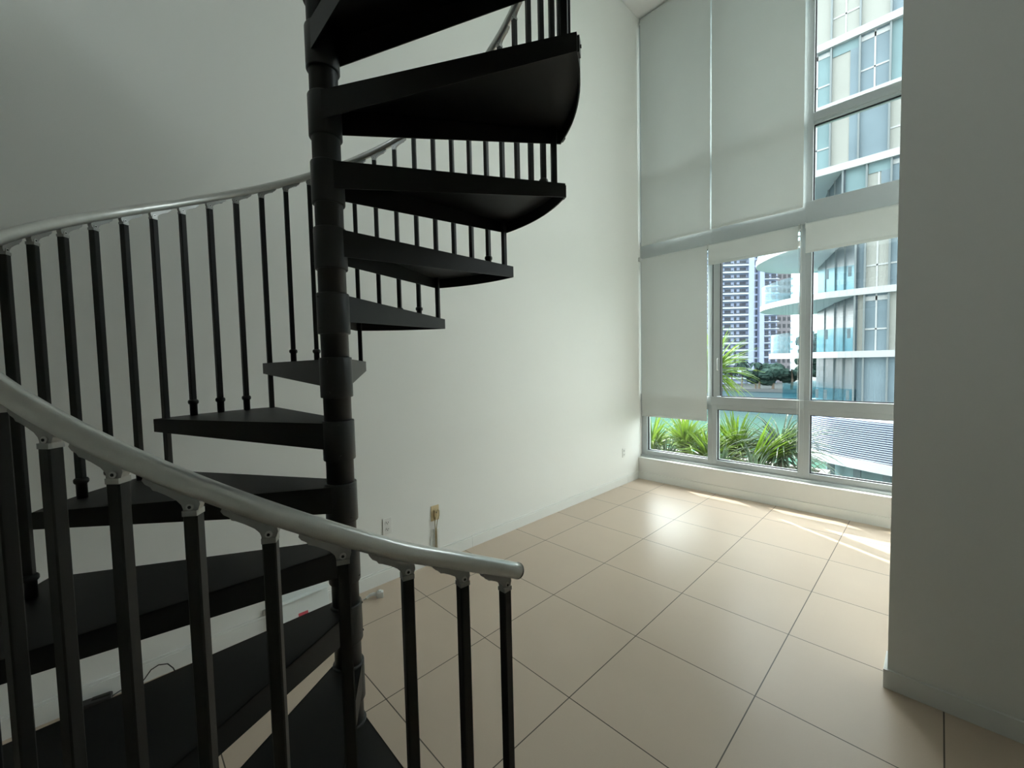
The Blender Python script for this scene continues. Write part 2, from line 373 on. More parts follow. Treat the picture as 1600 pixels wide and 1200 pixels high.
blind(3.87, XR - 0.03, 2.895, 0.45, 'long grey roller blind added unseen over the last lower window to dim the floor', 'lower roller blinds')
# chain tensioner and clip beside the short blinds
r_ = empty('chain_clip', (2.0, 4.17, 2.74)); tag(r_, 'small white plastic chain clip hanging between the two short blinds', 'clip')
c = MB(); c.box(1.988, 2.006, 4.165, 4.18, 2.68, 2.735); c.build('clip_body', M_white, r_, bevel=0.003)
c = MB(); c.tube([(1.997, 4.172, 2.735), (1.997, 4.172, 2.86)], 0.003, 8); c.box(1.990, 2.004, 4.166, 4.178, 2.77, 2.785); c.box(1.990, 2.004, 4.166, 4.178, 2.83, 2.85); c.build('clip_stem', M_bar, r_)
# left long chain beside the corner blind
r_ = empty('pull_chain', (0.246, 4.19, 0.75)); tag(r_, 'thin white pull chain hanging in the corner by the left wall', 'chain')
c = MB()
for dx in (-0.006, 0.006): c.tube([(0.248 + dx, 4.18, 5.86), (0.248 + dx, 4.18, 0.75)], 0.0016, 6)
c.tube([(0.242, 4.18, 0.75), (0.248, 4.18, 0.738), (0.254, 4.18, 0.75)], 0.0016, 6)
c.build('chain', M_white, r_)
c = MB(); c.box(0.236, 0.258, 4.165, 4.195, 2.86, 2.91); c.build('clip', M_bar, r_)

# ------------------------------------------------------------------ spiral staircase
PX, PY = 1.5758, -0.3045
Z6, H, RB, TH, DT, ZR = 1.5956, 0.2136, 0.7952, 2.6194, 0.527, 2.591
def zk(k): return Z6 + (k - 6) * H
def ang(j): return TH - (j - 24) * DT / 4
def lift(j): t = max(0.0, min(1.0, (-2.0 - j) / 2.0)); return t * (2 - t)
def zr(j): return ZR + (j - 24) * H / 4 + 0.0085 * lift(j)
stair = empty('spiral_staircase', (PX, PY, 0)); tag(stair, 'black metal spiral staircase with aluminium handrail winding around a central pole', 'staircase')
K0, K1 = 0, 13
# central pole
p = MB(); p.lathe([(0.0445, 0.0), (0.0445, zk(K1) + 1.1), (0.0445, zk(K1) + 1.11)], PX, PY, 40)
p.build('center_pole', M_black2, stair)
bp = MB(); bp.lathe([(0.13, 0.0), (0.13, 0.008), (0.06, 0.012), (0.052, 0.03), (0.052, zk(K0) - 0.6 * H)], PX, PY, 40); bp.build('pole_foot', M_black2, stair)
SL = 0.6 * H
RT = 0.832
for k in range(K0, K1 + 1):
    z = zk(k); aF, aR = ang(4 * (k - 1)), ang(4 * k); am = (aF + aR) / 2
    mg = 0.026; aF += mg; aR -= mg   # angles decrease going up
    d = Vector((cos(am), sin(am), 0)); n_ = Vector((-sin(am), cos(am), 0))
    c0 = Vector((PX, PY, 0))
    hf = c0 + n_ * 0.050 + d * 0.012; hr = c0 - n_ * 0.050 + d * 0.012
    arc = [c0 + Vector((cos(aF + (aR - aF) * t / 14), sin(aF + (aR - aF) * t / 14), 0)) * RT for t in range(15)]
    top = [hr, hf] + arc
    t = MB()
    t.prism([(q.x, q.y) for q in top][::-1], z - 0.004, z)
    def flange(p0, p1, h0, h1, cen, th=0.004):
        inn = (Vector((cen.x, cen.y, 0)) - (p0 + p1) / 2); dirv = (p1 - p0).normalized(); inn = (inn - dirv * inn.dot(dirv)).normalized() * th
        t.hexa([(p0.x, p0.y, z - h0), (p1.x, p1.y, z - h1), (p1.x + inn.x, p1.y + inn.y, z - h1), (p0.x + inn.x, p0.y + inn.y, z - h0),
                (p0.x, p0.y, z), (p1.x, p1.y, z), (p1.x + inn.x, p1.y + inn.y, z), (p0.x + inn.x, p0.y + inn.y, z)])
    cen = c0 + d * 0.5
    flange(hf, arc[0], 0.088, 0.050, cen); flange(arc[-1], hr, 0.050, 0.088, cen)
    for q in range(14): flange(arc[q], arc[q + 1], 0.050, 0.050, c0)
    tr = t.build('tread', M_black, stair, fix=True)
    s = MB()
    s.lathe([(0.0455, z - SL - 0.001), (0.0505, z - SL), (0.0518, z - SL + 0.003), (0.0518, z - 0.003 + 0.006), (0.0505, z + 0.006), (0.0455, z + 0.0065)], PX, PY, 40)
    sp = s.build('hub_sleeve', M_black2, tr)
    for zz in (z - 0.008, z - SL + 0.018):
        aa = am + pi * (0.80 if zz > z - 0.05 else 0.82); sc = MB()
        sc.cyl((PX + 0.0525 * cos(aa), PY + 0.0525 * sin(aa), zz), (cos(aa), sin(aa), 0), 0.0035, 0.004, 8)
        sc.build('screw', M_plastic, tr)
    # clamp plate with bolt on the tread tips
    for aa in (aF - 0.026, aR + 0.026):
        sc = MB(); dd = Vector((cos(aa), sin(aa), 0)); tt = Vector((-sin(aa), cos(aa), 0))
        sc.obox(c0 + dd * (RT + 0.003) + Vector((0, 0, z - 0.025)), dd, tt, (0, 0, 1), 0.003, 0.013, 0.022)
        sc.cyl(c0 + dd * (RT + 0.007) + Vector((0, 0, z - 0.025)), dd, 0.0045, 0.005, 8)
        sc.build('tip_clamp', M_plastic, tr)
# balusters
def bracket_mesh():
    B = MB(); sl = H / (RB * DT)
    th = 0.0065
    def rl(u): return 0.0255 + sl * u
    out = [(-0.0102, -0.003), (0.0102, -0.003), (0.0106, 0.007), (0.0125, 0.013), (0.019, 0.0205), (0.032, 0.0290), (0.044, 0.0355), (0.050, 0.0375), (0.053, 0.0425), (0.060, 0.0470), (0.064, 0.0530),
           (0.060, rl(0.060) + 0.006), (0.03, rl(0.03) + 0.006), (-0.002, rl(-0.002) + 0.006), (-0.0115, rl(-0.0115) + 0.003), (-0.0132, 0.0125), (-0.0108, 0.005)]
    B.extr([(u, -th, v) for u, v in out], (0, 2 * th, 0))
    B.cur = 1
    B.cyl((0, th + 0.0008, 0.0095), (0, 1, 0), 0.0052, 0.003, 14); B.cyl((0, -th - 0.0008, 0.0095), (0, 1, 0), 0.0052, 0.003, 14)
    B.cur = 2
    B.cyl((0, th + 0.0022, 0.0095), (0, 1, 0), 0.0025, 0.002, 6); B.cyl((0, -th - 0.0022, 0.0095), (0, 1, 0), 0.0025, 0.002, 6)
    B.cur = 0
    B.box(-0.0103, 0.0103, -0.0103, 0.0103, -0.004, 0.0045)
    me = B.mesh('rail_bracket')
    import bmesh
    bm = bmesh.new(); bm.from_mesh(me); bmesh.ops.recalc_face_normals(bm, faces=bm.faces); bm.to_mesh(me); bm.free()
    for M in (M_cast, M_screw, M_dark): me.materials.append(M)
    return me
BR = bracket_mesh()
cm = MB(); cm.lathe([(0.0135, 0.0), (0.0135, 0.046), (0.0165, 0.048), (0.0185, 0.052), (0.0185, 0.060), (0.016, 0.064), (0.0125, 0.066)], 0, 0, 20)
CME = cm.mesh('base_collar'); CME.materials.append(M_plastic)
J0, J1 = -4, 4 * K1
for j in range(J0, J1 + 1):
    k = math.ceil(j / 4); a = ang(j); ztop = zr(j) - 0.009
    zb = zk(k) if j > J0 else 0.0
    st = (j % 4 == 0)
    if st and j > J0: zb -= 0.035
    x, y = PX + RB * cos(a) + 0.004 * lift(j), PY + RB * sin(a) + 0.0045 * lift(j)
    d = Vector((cos(a), sin(a), 0)); tt = Vector((sin(a), -cos(a), 0))   # uphill tangent
    B = MB(); s = 0.0100; ch = 0.0022
    oct_ = [(s, s - ch), (s - ch, s), (-s + ch, s), (-s, s - ch), (-s, -s + ch), (-s + ch, -s), (s - ch, -s), (s, -s + ch)]
    B.prism([(x + d.x * u + tt.x * v, y + d.y * u + tt.y * v) for u, v in oct_][::-1], zb, ztop + 0.002)
    bo = B.build('baluster', M_black, stair, fix=True)
    o = bpy.data.objects.new('rail_bracket', BR); COL.objects.link(o); o.parent = bo
    o.matrix_parent_inverse = Matrix.Translation(-Vector((PX, PY, 0))) @ Matrix.Translation(Vector((0, 0, 0)))
    o.matrix_parent_inverse = Matrix.Identity(4)
    # baluster mesh coordinates are world coordinates, so the child sits in the same frame
    o.matrix_local = Matrix(((tt.x, d.x, 0, x), (tt.y, d.y, 0, y), (0, 0, 1, ztop), (0, 0, 0, 1)))
    if not st:
        o = bpy.data.objects.new('base_collar', CME); COL.objects.link(o); o.parent = bo; o.location = (x, y, zk(k))
# handrail
pts = []; RC = ZR + 0.033
jj = J0 - 0.36
while jj <= J1 + 0.3:
    a = ang(jj); pts.append((PX + RB * cos(a) + 0.004 * lift(jj), PY + RB * sin(a) + 0.0045 * lift(jj), RC + (jj - 24) * H / 4 + 0.0085 * lift(jj))); jj += 0.25
hr_ = MB(); hr_.tube(pts, 0.0168, 24); hrail = hr_.build('handrail', M_alu, stair); hrail['label'] = 'round brushed aluminium handrail'
ec = MB()
t0 = (Vector(pts[0]) - Vector(pts[1])).normalized(); ec.cyl(Vector(pts[0]) + t0 * 0.002, t0, 0.0172, 0.004, 24)
ec.build('end_cap', M_plastic, hrail)

# ------------------------------------------------------------------ small things on the wall and floor
def duplex(yc, zc, label, plug=False):
    root = empty('wall_outlet', (XL, yc, zc)); tag(root, label, 'outlet')
    b = MB(); b.box(XL, XL + 0.006, yc - 0.035, yc + 0.035, zc - 0.058, zc + 0.058); b.build('cover_plate', M_white, root, bevel=0.002)
    for s in (-1, 1):
        c = MB(); c.cyl((XL + 0.007, yc, zc + s * 0.024), (1, 0, 0), 0.017, 0.003, 20); rc = c.build('receptacle', M_white, root)
        k = MB(); z0 = zc + s * 0.024
        k.box(XL + 0.0083, XL + 0.0092, yc - 0.0088, yc - 0.0055, z0 - 0.002, z0 + 0.009); k.box(XL + 0.0083, XL + 0.0092, yc + 0.0055, yc + 0.0088, z0 - 0.002, z0 + 0.008)
        k.cyl((XL + 0.0088, yc, z0 - 0.007), (1, 0, 0), 0.0034, 0.001, 10); k.build('socket_slots', M_slot, rc)
    return root
duplex(0.531, 0.409, 'white double socket outlet low on the tall wall, nearest the staircase pole')
duplex(3.775, 0.405, 'small white outlet far along the tall wall near the window corner')
# beige jack plate with hanging cable
yc, zc = 0.94, 0.395
root = empty('cable_plate', (XL, yc, zc)); tag(root, 'beige wall plate with a cable plugged in and hanging down to the floor', 'wall plate')
b = MB(); b.box(XL, XL + 0.006, yc - 0.037, yc + 0.037, zc - 0.060, zc + 0.060); b.build('cover_plate', M_beige, root, bevel=0.002)
b = MB(); b.box(XL + 0.006, XL + 0.016, yc - 0.013, yc + 0.013, zc - 0.045, zc + 0.030); b.cyl((XL + 0.017, yc, zc + 0.008), (1, 0, 0), 0.012, 0.012, 16); jk = b.build('jack', M_beige, root, bevel=0.002)
b = MB(); b.cyl((XL + 0.024, yc, zc + 0.008), (1, 0, 0), 0.004, 0.004, 10); b.build('jack_hole', M_slot, jk)
b = MB(); b.tube([(XL + 0.022, yc, zc + 0.012), (XL + 0.03, yc + 0.012, zc + 0.03), (XL + 0.03, yc + 0.022, zc + 0.02), (XL + 0.028, yc + 0.022, zc - 0.02), (XL + 0.022, yc + 0.008, zc - 0.06), (XL + 0.02, yc + 0.0, zc - 0.12), (XL + 0.018, yc - 0.002, zc - 0.20), (XL + 0.018, yc + 0.0, 0.13), (XL + 0.028, yc - 0.005, 0.03), (XL + 0.04, yc - 0.02, 0.006), (XL + 0.06, yc - 0.06, 0.004)], 0.0032, 8); b.build('cable', M_cable, root)
b = MB(); b.tube([(XL + 0.018, yc - 0.008, zc - 0.03), (XL + 0.02, yc - 0.012, zc - 0.07), (XL + 0.017, yc - 0.010, zc - 0.2), (XL + 0.018, yc - 0.014, 0.12), (XL + 0.03, yc - 0.03, 0.012), (XL + 0.05, yc - 0.08, 0.0045)], 0.0032, 8); b.build('cable', M_cable, root)
b = MB(); b.box(XL + 0.004, XL + 0.016, yc + 0.006, yc + 0.032, 0.102, 0.27); b.build('cable_cover', M_white, root, bevel=0.003)
# thin white cord beside it
b = MB(); b.tube([(XL + 0.006, yc - 0.02, 0.27), (XL + 0.010, yc - 0.036, 0.20), (XL + 0.012, yc - 0.044, 0.14), (XL + 0.020, yc - 0.055, 0.05), (XL + 0.025, yc - 0.08, 0.005)], 0.003, 8)
tag(b.build('loose_cord', M_white), 'thin white cord drooping beside the beige plate cable', 'cord')
# low plug outlet by the white carton
yc, zc = -0.258, 0.120
root = empty('low_voltage_jack', (XL, yc, zc)); tag(root, 'small metal wall jack with a yellowish wire just above the baseboard behind the stairs', 'jack')
b = MB(); b.box(XL + 0.0, XL + 0.012, yc - 0.02, yc + 0.02, zc - 0.016, zc + 0.016); b.build('jack_body', M_screw, root, bevel=0.002)
b = MB(); b.tube([(XL + 0.012, yc + 0.004, zc), (XL + 0.03, yc + 0.010, zc), (XL + 0.032, yc + 0.016, zc - 0.015), (XL + 0.03, yc + 0.028, zc - 0.028), (XL + 0.03, yc + 0.05, zc - 0.03)], 0.0035, 8); b.build('wire', M_cable, root)
# white carton / panel leaning on the wall
root = empty('packing_board', (0.26, -0.02, 0)); tag(root, 'flat white packing panel with a small red label leaning on the wall behind the stairs', 'panel')
b = MB(); b.hexa([(0.300, -0.200, 0.0), (0.300, 0.085, 0.0), (0.290, 0.085, 0.0), (0.290, -0.200, 0.0), (0.256, -0.205, 0.205), (0.256, 0.085, 0.215), (0.246, 0.085, 0.215), (0.246, -0.205, 0.205)])
b.build('board', M_whitecard, root, bevel=0.002)
b = MB(); b.hexa([(0.2965, -0.202, 0.150), (0.2965, 0.086, 0.160), (0.262, 0.086, 0.160), (0.262, -0.202, 0.150), (0.2835, -0.202, 0.156), (0.2835, 0.086, 0.166), (0.256, 0.086, 0.166), (0.256, -0.202, 0.156)])
b.build('fold', M_whitecard, root)
b = MB(); b.hexa([(0.2950, -0.100, 0.030), (0.2950, -0.045, 0.030), (0.292, -0.045, 0.030), (0.292, -0.100, 0.030), (0.2905, -0.100, 0.058), (0.2905, -0.045, 0.058), (0.287, -0.045, 0.058), (0.287, -0.100, 0.058)])
b.build('red_label', M_red, root)
# plug adapter on the floor
root = empty('plug_adapter', (0.36, 0.36, 0)); tag(root, 'white plug adapter with a short lead lying on the floor tiles beside the pole', 'adapter')
b = MB(); d = Vector((0.45, 0.9, 0)).normalized(); t_ = Vector((0.9, -0.45, 0)).normalized()
b.obox(Vector((0.385, 0.385, 0.020)), d, t_, (0, 0, 1), 0.022, 0.018, 0.020); b.obox(Vector((0.385, 0.385, 0.042)), d, t_, (0, 0, 1), 0.010, 0.014, 0.006); b.build('adapter_body', M_white, root, bevel=0.004)
b = MB(); b.tube([(0.375, 0.365, 0.022), (0.367, 0.345, 0.030), (0.358, 0.325, 0.026), (0.350, 0.305, 0.012)], [0.012, 0.011, 0.010, 0.008], 12); b.build('plug_boot', M_white, root)
b = MB(); b.tube([(0.351, 0.308, 0.012), (0.345, 0.293, 0.006), (0.340, 0.283, 0.004)], 0.004, 8); b.build('plug_tip', M_screw, root)
# black power strip and lead
root = empty('power_adapter', (0.27, -0.99, 0)); tag(root, 'black power adapter lying against the baseboard behind the lowest treads', 'adapter')
b = MB(); b.obox((0.275, -0.99, 0.018), (0.15, 1, 0), (1, -0.15, 0), (0, 0, 1), 0.062, 0.026, 0.018); b.obox((0.272, -0.965, 0.036), (0.15, 1, 0), (1, -0.15, 0), (0, 0, 1), 0.034, 0.012, 0.006); b.build('adapter_body', M_plastic, root, bevel=0.005)
b = MB(); b.tube([(0.280, -0.93, 0.02), (0.275, -0.90, 0.028), (0.268, -0.87, 0.020), (0.262, -0.83, 0.010), (0.262, -0.81, 0.03), (0.262, -0.785, 0.062), (0.262, -0.755, 0.072), (0.264, -0.72, 0.060), (0.27, -0.700, 0.030), (0.29, -0.69, 0.006), (0.36, -0.66, 0.004)], 0.0028, 8); b.build('lead', M_plastic, root)

# ------------------------------------------------------------------ outdoors
E_white = mat('render_white', (0.41, 0.43, 0.44), 0.7, noise=0.02)
E_pale = mat('tower_pale_blue', (0.25, 0.30, 0.43), 0.7, noise=0.04)
E_pale2 = mat('tower_balcony_edge', (0.34, 0.40, 0.48), 0.7)
E_dark = mat('tower_window_dark', (0.015, 0.024, 0.045), 0.5)
E_brown = mat('tower_brown', (0.13, 0.125, 0.14), 0.8, noise=0.05)
E_brownd = mat('tower_brown_window', (0.022, 0.026, 0.034), 0.6)
E_curtain = mat('pale_curtain', (0.31, 0.32, 0.30), 0.8, noise=0.03, nscale=2, spec=0.1)
E_teal = mat('teal_pane', (0.18, 0.265, 0.285), 0.4, noise=0.2, nscale=0.8, spec=0.08)
E_blue = mat('bluegrey_pane', (0.17, 0.225, 0.26), 0.4, noise=0.25, nscale=0.7, spec=0.08)
E_slant = mat('corner_pane', (0.065, 0.085, 0.10), 0.35, noise=0.35, nscale=0.9, spec=0.15)
E_mull = mat('building_mullion', (0.17, 0.20, 0.21), 0.5, metal=0.2)
E_rail = glass_mat('balcony_glass', (0.72, 0.88, 0.92), 0.25)
E_clamp = mat('rail_clamp', (0.10, 0.14, 0.16), 0.5)
E_slat = mat('white_louvre', (0.33, 0.37, 0.45), 0.5, noise=0.02)
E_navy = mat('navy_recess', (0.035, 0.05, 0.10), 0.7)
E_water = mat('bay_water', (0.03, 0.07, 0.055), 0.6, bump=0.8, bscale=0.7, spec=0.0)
def water_nodes():   # teal near; far water colour darkened to stand for mirrored shore trees
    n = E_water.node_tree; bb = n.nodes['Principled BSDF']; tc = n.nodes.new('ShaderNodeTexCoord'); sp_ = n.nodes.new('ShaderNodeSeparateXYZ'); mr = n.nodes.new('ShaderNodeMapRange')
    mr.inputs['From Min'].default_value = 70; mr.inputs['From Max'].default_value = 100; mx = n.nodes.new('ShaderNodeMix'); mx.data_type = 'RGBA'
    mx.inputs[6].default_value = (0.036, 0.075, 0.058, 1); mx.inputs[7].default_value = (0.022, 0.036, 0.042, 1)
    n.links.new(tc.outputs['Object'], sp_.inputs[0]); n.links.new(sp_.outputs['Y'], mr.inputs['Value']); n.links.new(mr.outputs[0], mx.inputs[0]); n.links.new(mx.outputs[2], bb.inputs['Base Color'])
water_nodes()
E_seawall = mat('sea_wall_stone', (0.07, 0.08, 0.085), 0.9, noise=0.1)
E_soil = mat('planter_soil', (0.10, 0.08, 0.06), 0.95, noise=0.4, nscale=15)
E_conc = mat('planter_concrete', (0.2, 0.195, 0.18), 0.8, noise=0.06)
E_tree = leaf_mat('shore_tree_leaf', (0.012, 0.026, 0.024), (0.03, 0.055, 0.045), 0.1)
E_tree.node_tree.nodes['Principled BSDF'].inputs['Roughness'].default_value = 0.95; E_tree.node_tree.nodes['Principled BSDF'].inputs['Specular IOR Level'].default_value = 0.05
E_trunk = mat('shore_trunk', (0.10, 0.08, 0.06), 0.9, noise=0.3)
E_quay = mat('quay_grass', (0.014, 0.022, 0.022), 0.9, noise=0.3, nscale=0.5)
E_leafA = leaf_mat('palm_leaf_bright', (0.05, 0.13, 0.012), (0.22, 0.33, 0.035), 0.35)
E_leafB = leaf_mat('palm_leaf_dark', (0.035, 0.065, 0.04), (0.10, 0.15, 0.09), 0.25)

# water
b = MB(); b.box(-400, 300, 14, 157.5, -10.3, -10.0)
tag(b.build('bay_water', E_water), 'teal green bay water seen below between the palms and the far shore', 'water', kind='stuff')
# far shore
b = MB(); b.box(-400, 200, 158, 420, -11.0, -9.3); struct(b.build('far_shore_ground', E_quay), 'dark far shore behind the sea wall', 'ground')

# curved slab building ---------------------------------------------
def smooth_poly(P, n=6):
    out = []
    L = len(P)
    for i in range(L - 1):
        p0 = Vector(P[max(i - 1, 0)]); p1 = Vector(P[i]); p2 = Vector(P[i + 1]); p3 = Vector(P[min(i + 2, L - 1)])
        for k in range(n):
            t = k / n
            out.append(0.5 * ((2 * p1) + (-p0 + p2) * t + (2 * p0 - 5 * p1 + 4 * p2 - p3) * t * t + (-p0 + 3 * p1 - 3 * p2 + p3) * t ** 3))
    out.append(Vector(P[-1])); return [(q.x, q.y) for q in out]
bld = empty('curved_balcony_building', (4, 30, -10)); tag(bld, 'white modern building with glass facade and rounded balconies across the water', 'building')
edge0 = [(-0.9, 24.0), (-1.6, 24.35), (-2.8, 25.2), (-3.8, 26.25), (-4.55, 27.4), (-4.88, 28.8), (-4.65, 30.2), (-3.9, 31.7), (-2.5, 33)]
floors = [-1.15, 1.75, 4.62, 7.35, 10.45, 13.36, 16.22, 19.1]
shift = {0: (1.15, 0.1), 1: (0.50, 0.1), 2: (0, 0), 3: (-0.25, -0.25), 4: (3.0, 0), 5: (4, 0), 6: (4, 0), 7: (4, 0)}
for i, z in enumerate(floors):
    if i <= 3:
        sx, sy = shift[i]
        e_ = smooth_poly([(x + sx, y + sy * 0) for x, y in edge0])
        poly = [(9, 33), (9, 24.0)] + [(0.3, 24.0)] + e_
        s = MB(); s.prism(poly[::-1], z - (0.26 if i else 0.17), z + 0.04); s.build('floor_slab', E_white, bld, fix=True)
        # glass balustrade around the balcony
        ring = [(0.25 if i < 3 else 0.2, 24.08)] + [(x + 0.06, y + 0.06) for x, y in e_]
        g = MB()
        for q in range(len(ring) - 1):
            (x0, y0), (x1, y1) = ring[q], ring[q + 1]
            g.hexa([(x0, y0, z + 0.04), (x1, y1, z + 0.04), (x1, y1 + 0.02, z + 0.04), (x0, y0 + 0.02, z + 0.04), (x0, y0, z + 1.15), (x1, y1, z + 1.15), (x1, y1 + 0.02, z + 1.15), (x0, y0 + 0.02, z + 1.15)])
        g.build('glass_balustrade', E_rail, bld)
        cl = MB()
        for px_ in (0.0, -0.85, -1.6 + sx * 0.3):
            cl.box(px_ - 0.06, px_ + 0.06, 24.02 if px_ > -1.2 else 24.45, 24.10 if px_ > -1.2 else 24.52, z + 0.65, z + 1.1)
        cl.build('rail_clamp', E_clamp, bld)
    else:
        s = MB(); s.prism([(9, 33), (-6, 33), (-6, 24.0), (9, 24.0)], z - 0.26, z + 0.06); s.build('floor_slab', E_white, bld, fix=True)
# glazing per floor
random.seed(3)
def facade_pane(x0, x1, z0, z1, kind, y=24.18):
    M = {'c': E_curtain, 't': E_teal, 'b': E_blue}[kind]
    g = MB(); g.box(x0, x1, y, y + 0.08, z0, z1); return g.build('facade_pane', M, bld)
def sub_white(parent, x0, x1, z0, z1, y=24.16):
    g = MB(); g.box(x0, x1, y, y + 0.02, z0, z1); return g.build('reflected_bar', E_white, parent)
upper = [(-5.1, -4.0), (-4.0, -2.95), (-2.95, -1.9), (-1.9, -0.83), (-0.83, 0.21), (0.21, 1.24), (1.24, 2.3), (2.3, 3.35), (3.35, 4.4), (4.4, 5.5), (5.5, 6.6), (6.6, 7.8), (7.8, 9.0)]
lower = [(0.2, 0.53), (0.53, 1.36), (1.36, 2.4), (2.4, 3.4), (3.4, 4.4), (4.4, 5.5), (5.5, 6.6), (6.6, 7.8), (7.8, 9.0)]
pat = {6: 'bbbcccbbcbcbc', 5: 'bbbtcbtcbcbtb', 4: 'bbbtcbcbtbcbb', 3: 'bbbbbcbbtcbbb'}
for i in range(len(floors) - 1):
    z0, z1 = floors[i] + 0.04, floors[i + 1] - 0.26
    cols = upper if i >= 4 else ([(-5.1, -0.32)] if False else []) + ([(-0.32, 0.53), (0.53, 1.36)] + lower[2:] if i == 3 else lower)
    for q, (x0, x1) in enumerate(cols):
        if i >= 4: kind = pat.get(i, pat[6])[q]
        else: kind = ['b', 'cbcb', 'bcbc', 'tcbb'][i][q % 4] if i else 'b'
        fp = facade_pane(x0 + 0.02, x1 - 0.02, z0, z1, kind)
        if x0 < -2 or x1 > 2.6: continue
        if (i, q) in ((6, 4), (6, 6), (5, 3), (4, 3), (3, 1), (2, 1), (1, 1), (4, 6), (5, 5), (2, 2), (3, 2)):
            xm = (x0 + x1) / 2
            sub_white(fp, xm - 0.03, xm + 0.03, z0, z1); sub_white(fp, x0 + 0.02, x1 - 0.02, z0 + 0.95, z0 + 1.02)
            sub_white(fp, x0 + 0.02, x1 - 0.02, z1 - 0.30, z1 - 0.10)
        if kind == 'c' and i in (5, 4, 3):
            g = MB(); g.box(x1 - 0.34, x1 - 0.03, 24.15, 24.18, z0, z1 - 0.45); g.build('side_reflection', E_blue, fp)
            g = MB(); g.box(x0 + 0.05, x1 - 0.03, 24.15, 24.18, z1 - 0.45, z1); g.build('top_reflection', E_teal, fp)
    mm = MB()
    for x0, x1 in cols: mm.box(x0 - 0.035, x0 + 0.035, 24.06, 24.26, z0, z1)
    mm.build('mullion_set', E_mull, bld)
    if i < 4:
        # slanted glazing behind the balconies
        G = [(0.2, 24.10), (-0.88, 26.6), (-2.45, 31.3)] if i < 3 else [(-0.32, 24.1), (-1.2, 26.4), (-2.6, 31.3)]
        for q in range(2):
            (xa, ya), (xb, yb) = G[q], G[q + 1]; n = 2
            for t in range(n):
                x0 = xa + (xb - xa) * t / n; y0 = ya + (yb - ya) * t / n; x1 = xa + (xb - xa) * (t + 1) / n; y1 = ya + (yb - ya) * (t + 1) / n
                g = MB(); g.hexa([(x0, y0, z0), (x1, y1, z0), (x1 + 0.1, y1, z0), (x0 + 0.1, y0, z0), (x0, y0, z1), (x1, y1, z1), (x1 + 0.1, y1, z1), (x0 + 0.1, y0, z1)])
                g.build('facade_pane', E_slant, bld, fix=True)
                g = MB(); g.box(x0 - 0.04, x0 + 0.03, y0 - 0.05, y0 + 0.05, z0, z1); g.build('mullion', E_mull, bld)
# solid core so nothing is see-through
g = MB(); g.box(0.6, 9, 24.6, 33, -1.1, 19); g.build('core_wall', E_white, bld)
# louvred podium -----------------------------------------------------
pod = empty('louvred_podium', (2, 23, -10)); tag(pod, 'curved podium wrapped in white horizontal louvres below the glass building', 'building')
pc = smooth_poly([(-1.5, 31), (-2.1, 27.5), (-1.75, 25.2), (-0.9, 23.9), (0.3, 23.15), (1.8, 22.5), (4, 21.9), (7, 21.6)], 8)
def ribbon(b, path, z0, z1, off0, off1):
    n = len(path); N = []
    for i in range(n):
        a_ = Vector(path[max(i - 1, 0)]); c_ = Vector(path[min(i + 1, n - 1)]); t = (c_ - a_).normalized(); N.append(Vector((t.y, -t.x)))
    for i in range(n - 1):
        p0, p1 = Vector(path[i]), Vector(path[i + 1]); A = p0 + N[i] * off0; Bq = p1 + N[i + 1] * off0; Cq = p1 + N[i + 1] * off1; D = p0 + N[i] * off1
        b.hexa([(A.x, A.y, z0), (Bq.x, Bq.y, z0), (Cq.x, Cq.y, z0), (D.x, D.y, z0), (A.x, A.y, z1), (Bq.x, Bq.y, z1), (Cq.x, Cq.y, z1), (D.x, D.y, z1)])
b = MB()
ns = 18; zt, zb_ = -1.40, -3.06
for k in range(ns):
    z = zt + (zb_ - zt) * k / (ns - 1); ribbon(b, pc, z, z + 0.046, 0.0, 0.03)
sl_ = b.build('louvre_screen', E_slat, pod, fix=True); sl_['label'] = 'white horizontal louvre slats'
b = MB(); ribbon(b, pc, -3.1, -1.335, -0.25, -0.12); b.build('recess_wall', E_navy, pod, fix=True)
b = MB(); ribbon(b, pc, -3.50, -3.10, -0.3, 0.14); b.build('fascia', E_white, pod, fix=True)
b = MB(); b.prism([(7, 33), (-1.4, 33)] + [(x + 0.1, y + 0.1) for x, y in pc], -1.345, -1.325); b.build('podium_roof', E_white, pod, fix=True)
b = MB(); ribbon(b, pc, -10.0, -3.5, -1.0, -0.9); b.build('storefront_glass', E_teal, pod, fix=True)
for x, y in ((-0.62, 24.35), (0.45, 23.65), (1.5, 23.2), (2.9, 22.8), (4.4, 22.5), (6.2, 22.3)):
    b = MB(); b.box(x - 0.13, x + 0.13, y - 0.13, y + 0.13, -10, -3.5); b.build('pier', E_clamp, pod)

# apartment tower ------------------------------------------------------
def lerp(a, b_, t): return a + (b_ - a) * t
tw = empty('apartment_tower', (-60, 195, -10)); tag(tw, 'tall pale blue apartment tower with stacked balconies on the far shore', 'building')
A0 = Vector((-72, 180.2, 0)); A1 = Vector((-46, 205.3, 0)); ax = (A1 - A0).normalized(); nn = Vector((ax.y, -ax.x, 0))  # outward, towards the room
def seg(xpix):  # position along facade for a photo column measured on the tower front
    tab = {1100: 5.4, 1128: 12.8, 1166: 23.2, 1175: 25.5, 1184: 28.1, 1190: 29.9, 1216: 36.1, 1243: 43}
    return tab[xpix]
def tbox(b, s0, s1, o0, o1, z0, z1):
    P = [A0 + ax * s0 + nn * o0, A0 + ax * s1 + nn * o0, A0 + ax * s1 + nn * o1, A0 + ax * s0 + nn * o1]
    b.hexa([(p.x, p.y, z0) for p in P] + [(p.x, p.y, z1) for p in P])
NF = 27; FH = 3.0; ZB = -9.3
b = MB(); tbox(b, 0, 36.1, -14, 0, ZB, ZB + NF * FH + 2); b.build('tower_wall', E_pale, tw, fix=True)
